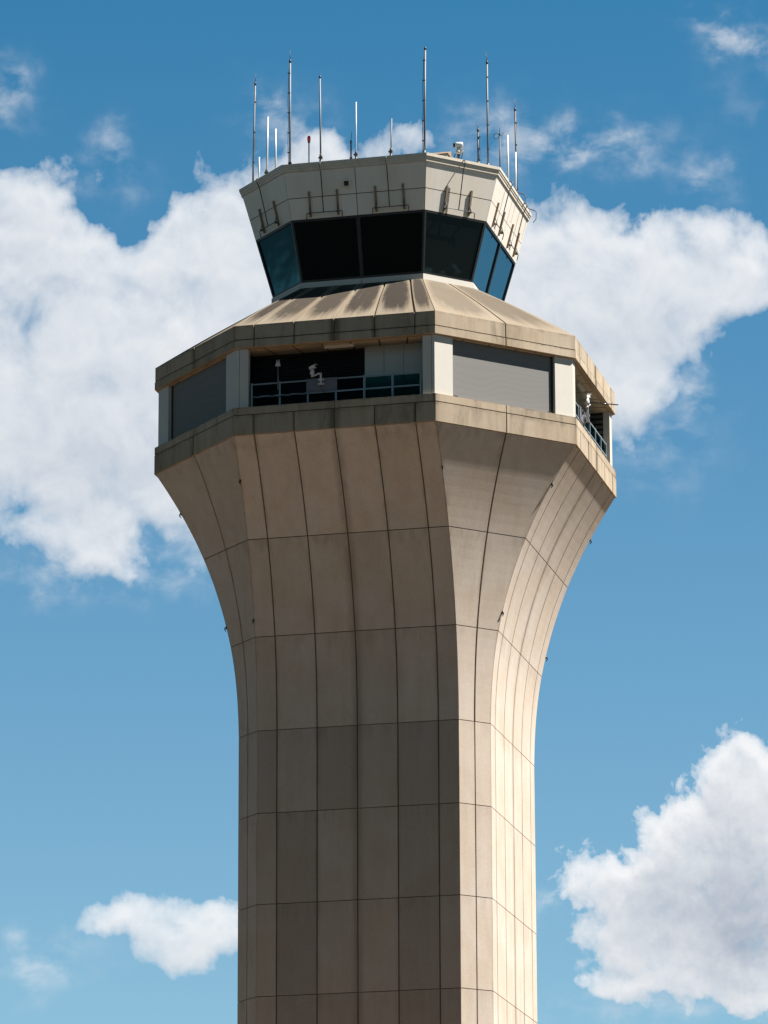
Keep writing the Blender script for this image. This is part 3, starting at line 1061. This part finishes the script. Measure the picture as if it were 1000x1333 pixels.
def antenna(loc, ztop, label, kind='pole', whip=0.0, whip_x=0.0, r=0.034, mat='galv', cable=None, clamps=0, mount=False, lean=(0, 0), cat='antenna', name='antenna_mast'):
    """roof mast: socket, tube, optional whip, cable clamps and a cable run beside the tube"""
    x, y = loc
    a = thing(name, label, cat, (x, y, DECK + Z0), None, 'antennas on the cab roof')
    h = ztop - DECK
    lx, ly = lean
    P0 = Vector((0, 0, 0.0))
    P1 = Vector((lx, ly, h))
    mb = MB()
    mb.tube([P0.lerp(P1, 0.0), P0.lerp(P1, 0.5), P1], [r, r * 0.97, r * 0.92], 12)
    mb.build('mast_tube', mat, a)
    mb = MB()
    mb.lathe([(0.09, 0), (0.09, 0.03), (r * 1.7, 0.035), (r * 1.7, 0.42), (r * 1.1, 0.44)])
    if mount:
        mb.lathe([(r * 1.6, 0.42), (r * 1.6, 0.62), (r * 1.1, 0.66)])
        mb.box((0.0, -0.03, 0.50), (0.16, 0.10, 0.06))
    mb.build('base_socket', 'dark_metal', a)
    if whip:
        mb = MB()
        mb.lathe([(r * 1.25, h - 0.05), (r * 1.25, h + 0.05), (r * 0.5, h + 0.09)], c=(lx, ly, 0), seg=12)
        mb.tube([P1 + Vector((0, 0, 0.05)), P1 + Vector((whip_x * 0.3, 0, whip * 0.5)), P1 + Vector((whip_x, 0, whip))], [0.014, 0.011, 0.007], 8)
        mb.build('whip', 'dark_metal', a)
    elif kind == 'cap':
        mb = MB()
        mb.lathe([(r * 1.2, h - 0.06), (r * 1.2, h + 0.03), (r * 0.6, h + 0.06)], c=(lx, ly, 0), seg=12)
        mb.build('cap', 'dark_metal', a)
    if clamps:
        side = cable or -0.075
        for q in range(clamps):
            mb = MB()
            f_ = (q + 1.0) / (clamps + 0.6)
            c = P0.lerp(P1, f_)
            mb.box((c.x + side / 2, c.y, c.z), (abs(side) + 0.055, 0.09, 0.022))
            mb.build('clamp', 'dark_metal', a)
        mb = MB()
        pts = [P0.lerp(P1, f_) + Vector((side + 0.012 * math.sin(17 * f_), 0, 0)) for f_ in [0.05 + 0.1 * q for q in range(9)]]
        pts.append(P0.lerp(P1, 0.985) + Vector((side * 0.3, 0, 0)))
        mb.tube(pts, 0.011, 8)
        mb.build('cable', 'dark_metal', a)
    return a


antenna((-4.82, -3.036), 66.92, 'tall grey mast with a whip tip, leftmost of the roof antennas', whip=0.46, whip_x=0.02, r=0.034, mat='galv', clamps=3, cable=0.03, lean=(0.13, -0.12))
antenna((-4.439, -3.417), 63.66, 'shortest white stub antenna at the left end of the cab roof', r=0.032, mat='white')
antenna((-4.006, -3.85), 65.17, 'white rod antenna on a rusty bracket, taller of the white pair at left', r=0.036, mat='white', mount=True, lean=(0.06, -0.06))
antenna((-3.497, -4.359), 64.46, 'plain white rod antenna just left of the tall dark cable clamped mast', r=0.036, mat='white')
antenna((-2.716, -5.05), 67.01, 'tall dark mast with whip tip and clamped cable at the front left roof corner', whip=0.50, r=0.040, mat='galv', clamps=5, cable=-0.075)
antenna((-1.447, -5.05), 66.24, 'plain grey mast with a dark cap, right of the red beacon', kind='cap', r=0.036, mat='galv', lean=(-0.035, 0), mount=True)
antenna((-0.206, -5.05), 63.35, 'short dark stub with thin whip beside the mid roof white rod', whip=0.46, whip_x=0.04, r=0.032, mat='dark_metal')
antenna((-0.002, -5.05), 65.03, 'slim white rod antenna alone near the middle of the front roof edge', r=0.026, mat='white', mount=True, lean=(0.012, 0))
antenna((1.426, -5.05), 64.20, 'short pale grey rod antenna left of the tallest mast, against white cloud', r=0.030, mat='galv', mount=True, lean=(0.035, 0))
antenna((2.792, -5.05), 67.04, 'tallest mast without a whip, dark, at the front right roof corner', kind='cap', r=0.042, mat='galv', clamps=5, cable=-0.075, lean=(0.06, 0))
antenna((4.58, -3.276), 64.04, 'short dark double pole antenna between the roof camera and a tall mast', whip=0.32, r=0.036, mat='dark_metal', clamps=3, cable=0.07)
antenna((4.905, -2.95), 67.01, 'tall grey mast with a bent whip tip, right of the roof camera', whip=0.49, whip_x=-0.06, r=0.038, mat='galv', clamps=4, cable=0.02)
loopa = antenna((5.05, -1.382), 64.50, 'thin dark mast with a small wire loop near its top', whip=0.42, whip_x=0.02, r=0.026, mat='dark_metal')
mb = MB()
pts = []
for q in range(17):
    an = 2 * math.pi * q / 16
    pts.append((-0.14 + 0.11 * math.cos(an), 0, 64.43 - DECK + 0.12 * math.sin(an)))
mb.tube(pts, 0.011, 6)
mb.tube([(0, 0, 64.40 - DECK), (0.10, 0.02, 64.46 - DECK), (0.22, 0.05, 64.66 - DECK)], 0.010, 6)
mb.build('wire_loop', 'dark_metal', loopa)
antenna((5.05, 0.148), 65.00, 'white rod antenna on an outrigger clamp above the sunlit side fascia', r=0.040, mat='white', mount=True)
antenna((5.05, 1.849), 66.63, 'dark mast with whip tip, rightmost of the roof antennas', whip=0.47, whip_x=-0.01, r=0.036, mat='dark_metal', clamps=4, cable=0.03, lean=(0, -0.22))
antenna((5.05, 1.583), 64.80, 'white rod antenna touching the rightmost dark mast', r=0.034, mat='white', lean=(0, 0.1))

# red obstruction beacon
bc = thing('obstruction_beacon', 'red obstruction light on a thin post, left of the plain grey mast', 'beacon light', (-1.934, -5.05, DECK + Z0))
mb = MB()
mb.lathe([(0.08, 0), (0.08, 0.03), (0.028, 0.04), (0.026, 1.16), (0.05, 1.18), (0.06, 1.25), (0.05, 1.26)])
mb.build('post', 'galv', bc)
mb = MB()
mb.lathe([(0.055, 1.26), (0.068, 1.29), (0.068, 1.40), (0.05, 1.46), (0.012, 1.48)])
mb.build('red_lens', 'red', bc)

# cable outriggers at the sunlit roof edge
def outrigger(s, label):
    o_ = thing('cable_outrigger', label, 'cable arm', face_pt('E', s, 62.50, 5.30), face_frame('E', False), 'cable arms at the roof edge')
    mb = MB()
    mb.tube([(-0.35, 0.25, 0.06), (-0.1, -0.02, 0.10), (0.25, -0.30, 0.06)], 0.022, 8)
    mb.box((-0.08, -0.02, 0.10), (0.14, 0.12, 0.10))
    mb.build('arm', 'dark_metal', o_)
    mb = MB()
    mb.tube([(0.25, -0.30, 0.06), (0.28, -0.36, 0.0), (0.28, -0.34, -0.30), (0.26, -0.22, -0.45)], 0.016, 8)
    mb.build('cable', 'dark_metal', o_)
outrigger(0.35, 'dark cable arm over the sunlit roof edge beneath the outrigger white rod')
outrigger(2.45, 'dark cable arm at the far right end of the sunlit roof edge')

# little hatch on the roof
ht_ = thing('roof_hatch', 'low peaked roof hatch showing behind the front right roof corner', 'roof hatch', (2.9, -3.2, DECK + Z0))
mb = MB()
mb.box((0, 0, 0.36), (1.0, 0.9, 0.72))
mb.build('curb', 'coping', ht_)
mb = MB()
for (y0, z0_), (y1, z1_) in (((-0.5, 0.74), (0, 0.98)), ((0, 0.98), (0.5, 0.74))):
    mb.face([(-0.55, y0, z0_), (0.55, y0, z0_), (0.55, y1, z1_), (-0.55, y1, z1_)])
    mb.face([(-0.55, y0, z0_ - 0.03), (-0.55, y1, z1_ - 0.03), (0.55, y1, z1_ - 0.03), (0.55, y0, z0_ - 0.03)])
for sx in (-0.55, 0.55):
    mb.face([(sx, -0.5, 0.71), (sx, 0.5, 0.71), (sx, 0.5, 0.74), (sx, 0, 0.98), (sx, -0.5, 0.74)])
mb.build('lid', 'rust', ht_)

# ------------------------------------------------------------------ cameras
def rxm(a): return Matrix.Rotation(R(a), 3, 'X')
def rym(a): return Matrix.Rotation(R(a), 3, 'Y')
def rzm(a): return Matrix.Rotation(R(a), 3, 'Z')


# upright camera on the roof edge
rc = thing('security_camera', 'white security camera with black lens on the roof edge, looking left', 'security camera', (3.92, -3.90, DECK + Z0), rzm(10))
mb = MB()
mb.lathe([(0.10, 0), (0.10, 0.03), (0.05, 0.04), (0.05, 0.50), (0.07, 0.52), (0.07, 0.56)])
mb.build('post', 'dark_metal', rc)
mb = MB()
mb.lathe([(0.07, 0.56), (0.11, 0.60), (0.11, 0.70), (0.07, 0.74)])
mb.box((0.03, 0, 0.78), (0.20, 0.20, 0.10))
mb.build('pan_motor', 'camera', rc)
mb = MB()
mb.lathe([(0.10, -0.16), (0.125, -0.12), (0.125, 0.10), (0.10, 0.15), (0.05, 0.17)], c=(0.02, 0, 0.96), rot=rym(-90))
mb.box((0.06, 0, 0.84), (0.17, 0.16, 0.14))
mb.box((0.08, 0, 0.72), (0.20, 0.19, 0.12))
mb.build('housing', 'white', rc)
mb = MB()
mb.lathe([(0.085, 0), (0.09, 0.07), (0.06, 0.085)], c=(-0.13, 0, 0.955), rot=rym(-90))
mb.build('lens', 'lens', rc)
mb = MB()
mb.tube([(0.12, 0, 0.80), (0.17, 0, 0.66), (0.12, 0, 0.45), (0.05, 0, 0.3)], 0.014, 8)
mb.tube([(-0.06, 0, 0.66), (-0.17, 0, 0.52), (-0.16, 0, 0.3)], 0.014, 8)
mb.build('cable', 'lens', rc)

# pan and tilt camera on a bracket clamped to the balcony railing
def make_ptz(label, loc, rot):
    c = thing('security_camera', label, 'security camera', loc, rot @ Matrix.Scale(0.78, 3))
    mb = MB()           # flanged clamps and post; local origin at the rail top, -y outwards
    for zc in (-0.12, -0.34):
        mb.tube([(-0.12, -0.10, zc), (0.12, -0.10, zc)], 0.042, 12)
        for sx in (-1, 1):
            mb.lathe([(0.075, 0), (0.075, 0.022)], c=(sx * 0.115, -0.10, zc), rot=rym(90), seg=16)
            mb.lathe([(0.05, 0), (0.05, 0.022)], c=(sx * 0.155, -0.10, zc), rot=rym(90), seg=16)
        mb.box((0, -0.10, zc), (0.14, 0.13, 0.10))
    mb.build('clamp', 'camera', c)
    mb = MB()
    mb.box((0, -0.10, -0.06), (0.085, 0.085, 0.56))
    mb.box((-0.06, -0.10, 0.19), (0.20, 0.085, 0.075))
    mb.build('post', 'camera', c)
    mb = MB()
    mb.tube([(-0.14, -0.10, 0.19), (-0.30, -0.10, 0.12), (-0.42, -0.10, 0.09), (-0.44, -0.10, 0.10)], [0.045, 0.038, 0.042, 0.05], 12)
    mb.lathe([(0.075, 0.06), (0.065, 0.08), (0.06, 0.19), (0.085, 0.20)], c=(-0.44, -0.10, 0))
    mb.build('arm', 'camera', c)
    mb = MB()
    mb.lathe([(0.10, 0.20), (0.115, 0.23), (0.10, 0.34), (0.075, 0.44), (0.05, 0.46)], c=(-0.44, -0.10, 0))
    mb.build('pan_motor', 'camera', c)
    mb = MB()
    rr = rzm(-20) @ rym(-14)
    mb.box((-0.42, -0.10, 0.535), (0.34, 0.15, 0.13), 0, rr)
    mb.box((-0.39, -0.11, 0.612), (0.42, 0.19, 0.018), 0, rr)
    mb.build('housing', 'camera', c)
    mb = MB()
    p = Vector((-0.42, -0.10, 0.535)) + rr @ Vector((0.172, 0, 0))
    mb.lathe([(0.06, -0.02), (0.065, 0.03), (0.045, 0.035)], c=p, rot=rr @ rym(90))
    mb.build('lens', 'lens', c)
    mb = MB()
    mb.tube([(0, -0.10, -0.36), (0.02, -0.12, -0.52), (0.10, -0.10, -0.68), (0.18, -0.02, -0.82)], 0.012, 8)
    mb.build('cable', 'lens', c)
    return c


RAIL_D = 8.28
ptz = make_ptz('grey white camera on a bent arm before the black opening of the shaded balcony', face_pt('F', -0.565, 52.61, RAIL_D + 0.06), face_frame('F', False))
ptz2 = dup(ptz, 'white sunlit camera clamped to the bright side balcony railing under the cornice', face_pt('E', -1.35, 52.57, RAIL_D + 0.10), face_frame('E', False) @ rzm(8))

# equipment plates on the rails
def plate(fc, s, label, w=1.22):
    p_ = thing('mounting_plate', label, 'plate', face_pt(fc, s, 52.36, RAIL_D + 0.045), face_frame(fc, False))
    mb = MB()
    mb.box((0, 0, 0), (w, 0.025, 0.48))
    for sx in (-1, 1):
        for sz in (-1, 1):
            mb.lathe([(0.025, 0), (0.02, 0.02)], c=(sx * (w / 2 - 0.06), -0.012, sz * 0.17), rot=rxm(90), seg=10)
    mb.build('sheet', 'plate', p_)
    mb = MB()
    mb.box((0.0, 0.01, -0.275), (w - 0.10, 0.05, 0.05))
    mb.build('stiffener', 'plate', p_)
plate('F', -0.555, 'grey rectangular plate bolted to the shaded front balcony railing behind the bent arm camera')
plate('E', -1.66, 'grey plate bolted to the sunlit side balcony railing behind the white camera', 1.0)

# small sensor on a pole, front balcony
sn = thing('weather_sensor', 'small white forked sensor on a thin pole at the left of the front balcony', 'sensor', face_pt('F', -2.30, 52.0, RAIL_D + 0.05))
mb = MB()
mb.tube([(0, 0, 0.28), (0, 0, 1.22)], 0.024, 10)
mb.box((0, 0.03, 0.55), (0.07, 0.08, 0.05))
mb.build('pole', 'galv', sn)
mb = MB()
mb.box((0, 0, 1.26), (0.17, 0.12, 0.09))
mb.lathe([(0.07, 1.32), (0.085, 1.35), (0.05, 1.38)])
for sx in (-0.045, 0.045):
    mb.box((sx, 0, 1.42), (0.03, 0.04, 0.10))
mb.build('head', 'camera', sn)

# yagi aerial on the sunlit balcony
yg = thing('yagi_aerial', 'black horizontal comb aerial sticking out past the sunlit side balcony', 'aerial', face_pt('E', -0.12, 52.5, RAIL_D + 0.04))
mb = MB()
mb.tube([(0, 0, 0), (0, 0, 0.95)], 0.026, 10)
mb.build('mast', 'lens', yg)
mb = MB()
ang = R(32)
dv = Vector((math.cos(ang), math.sin(ang), 0))
mb.tube([Vector((0, 0, 0.84)) - dv * 0.12, Vector((0, 0, 0.84)) + dv * 1.22], 0.022, 10)
mb.box(Vector((0, 0, 0.84)), (0.09, 0.09, 0.10))
mb.build('boom', 'lens', yg)
mb = MB()
for q in range(9):
    p = Vector((0, 0, 0.84)) + dv * (0.05 + 0.085 * q)
    hl = 0.10 - 0.004 * q
    mb.tube([p + Vector((0, 0, -hl)), p + Vector((0, 0, hl * 0.5))], 0.008, 6)
mb.build('elements', 'lens', yg)

# ------------------------------------------------------------------ balcony railings
def railing(fc, label):
    r_ = thing('balcony_railing', label, 'railing', face_pt(fc, 0, 51.60, RAIL_D), face_frame(fc, False), 'balcony railings')
    for q in range(7):
        mb = MB()
        x = -3.36 + 1.12 * q
        mb.box((x, 0, 0.505), (0.065, 0.05, 1.01))
        mb.box((x, -0.01, 0.012), (0.16, 0.14, 0.02))
        mb.build('post', 'rail', r_)
    for z in (0.955, 0.455):
        mb = MB()
        for q in range(6):
            xa = -3.36 + 1.12 * q + 0.045
            mb.box((xa + 0.515, 0.0, z), (1.06, 0.045, 0.044))
            if z < 0.6:
                mb.box((xa + 0.515, -0.03, z - 0.035), (1.03, 0.012, 0.02))
        mb.build('rail', 'rail', r_)
    for q in range(6):
        mb = MB()
        xa = -3.36 + 1.12 * q + 0.05
        mb.box((xa + 0.51, 0.035, 0.48), (1.02, 0.008, 0.88))
        mb.build('glass_panel', 'rail_glass', r_)
    return r_
railing('F', 'blue grey balcony railing across the dark front opening in shade')
railing('E', 'blue grey balcony railing in the sunlit side opening')
# thin conduit lying on the left of the front mid rail
mb = MB()
pts = [face_pt('F', -3.30 + 0.2 * q, 52.03 + 0.03 * math.sin(2.1 * q) - (0.03 if q == 5 else 0), RAIL_D + 0.05) for q in range(12)]
mb.tube(pts, 0.014, 6)
cd = mb.build('loose_cable', 'lens')
tag(cd, 'thin loose dark cable strung along the front balcony mid rail at left', 'cable')

# ceiling lamps under the soffit
def lamp(fc, s, d_, label):
    l_ = thing('ceiling_lamp', label, 'ceiling lamp', face_pt(fc, s, 53.985, d_), face_frame(fc, False), 'balcony ceiling lamps')
    mb = MB()
    mb.box((0, 0, -0.02), (1.2, 0.20, 0.04))
    mb.build('housing', 'lamp_body', l_)
    mb = MB()
    pr = [(0.085, -0.04), (0.075, -0.085), (0.04, -0.105), (-0.04, -0.105), (-0.075, -0.085), (-0.085, -0.04)]
    for (ya, za), (yb, zb) in zip(pr, pr[1:]):
        mb.face([(-0.57, ya, za), (-0.57, yb, zb), (0.57, yb, zb), (0.57, ya, za)])
    for sx in (-0.57, 0.57):
        mb.face([(sx, y_, z_) for y_, z_ in (pr if sx > 0 else pr[::-1])])
    mb.build('diffuser', 'lamp_body', l_)
lamp('F', 0.05, 7.98, 'long ceiling lamp above the dark front balcony opening')
lamp('E', -0.35, 7.98, 'long ceiling lamp under the sunlit side balcony soffit')

# ------------------------------------------------------------------ hooks on the edges of the flare
def make_hook():
    h_ = thing('edge_hook', '', 'hook', group='hooks on the flare edges')
    mb = MB()
    mb.box((0, -0.01, 0.04), (0.06, 0.04, 0.16))
    mb.build('backplate', 'lens', h_)
    mb = MB()
    mb.tube([(0, -0.0, 0.10), (0.0, -0.06, 0.05), (0.0, -0.12, -0.02), (0.0, -0.08, -0.10), (0.0, -0.09, -0.17)], [0.03, 0.034, 0.034, 0.024, 0.014], 8)
    mb.build('hook_arm', 'lens', h_)
    return h_
HOOKS = [(1, 48.93, 'upper hook on the flare edge between the shaded front and the left corner face'),
         (1, 43.85, 'lower hook on the flare edge between the shaded front and the left corner face'),
         (2, 48.93, 'hook on the flare edge where the shaded front meets the sunlit corner face'),
         (3, 48.93, 'upper hook on the flare edge beside the brightest sunlit face'),
         (3, 43.92, 'lower hook on the flare edge beside the brightest sunlit face'),
         (0, 48.75, 'upper hook silhouetted on the left outline of the flare'),
         (0, 44.0, 'lower hook silhouetted on the left outline of the flare'),
         (4, 48.75, 'upper hook silhouetted on the right outline of the flare'),
         (4, 44.0, 'lower hook silhouetted on the right outline of the flare')]
hk = make_hook()
for n, (ci, z, lab) in enumerate(HOOKS):
    # ci: 0 left silhouette corner, 1 front left, 2 front right, 3 side front, 4 side back
    c = corner(apo(z), HW, {0: 7, 1: 0, 2: 1, 3: 2, 4: 3}[ci])
    out = Vector((c.x, c.y, 0)).normalized()
    yaw = math.atan2(out.x, -out.y)
    sl_ = (apo(z + 0.05) - apo(z - 0.05)) / 0.1
    ro = Matrix.Rotation(yaw, 3, 'Z') @ Matrix.Rotation(math.atan(sl_ * 0.85), 3, 'X') @ Matrix.Scale(0.74, 3)
    loc = c + out * 0.0
    loc.z = z + Z0
    if n == 0:
        mt = ro.to_4x4()
        mt.translation = loc
        hk.matrix_world = mt
        hk['label'] = lab
    else:
        dup(hk, lab, loc, ro)
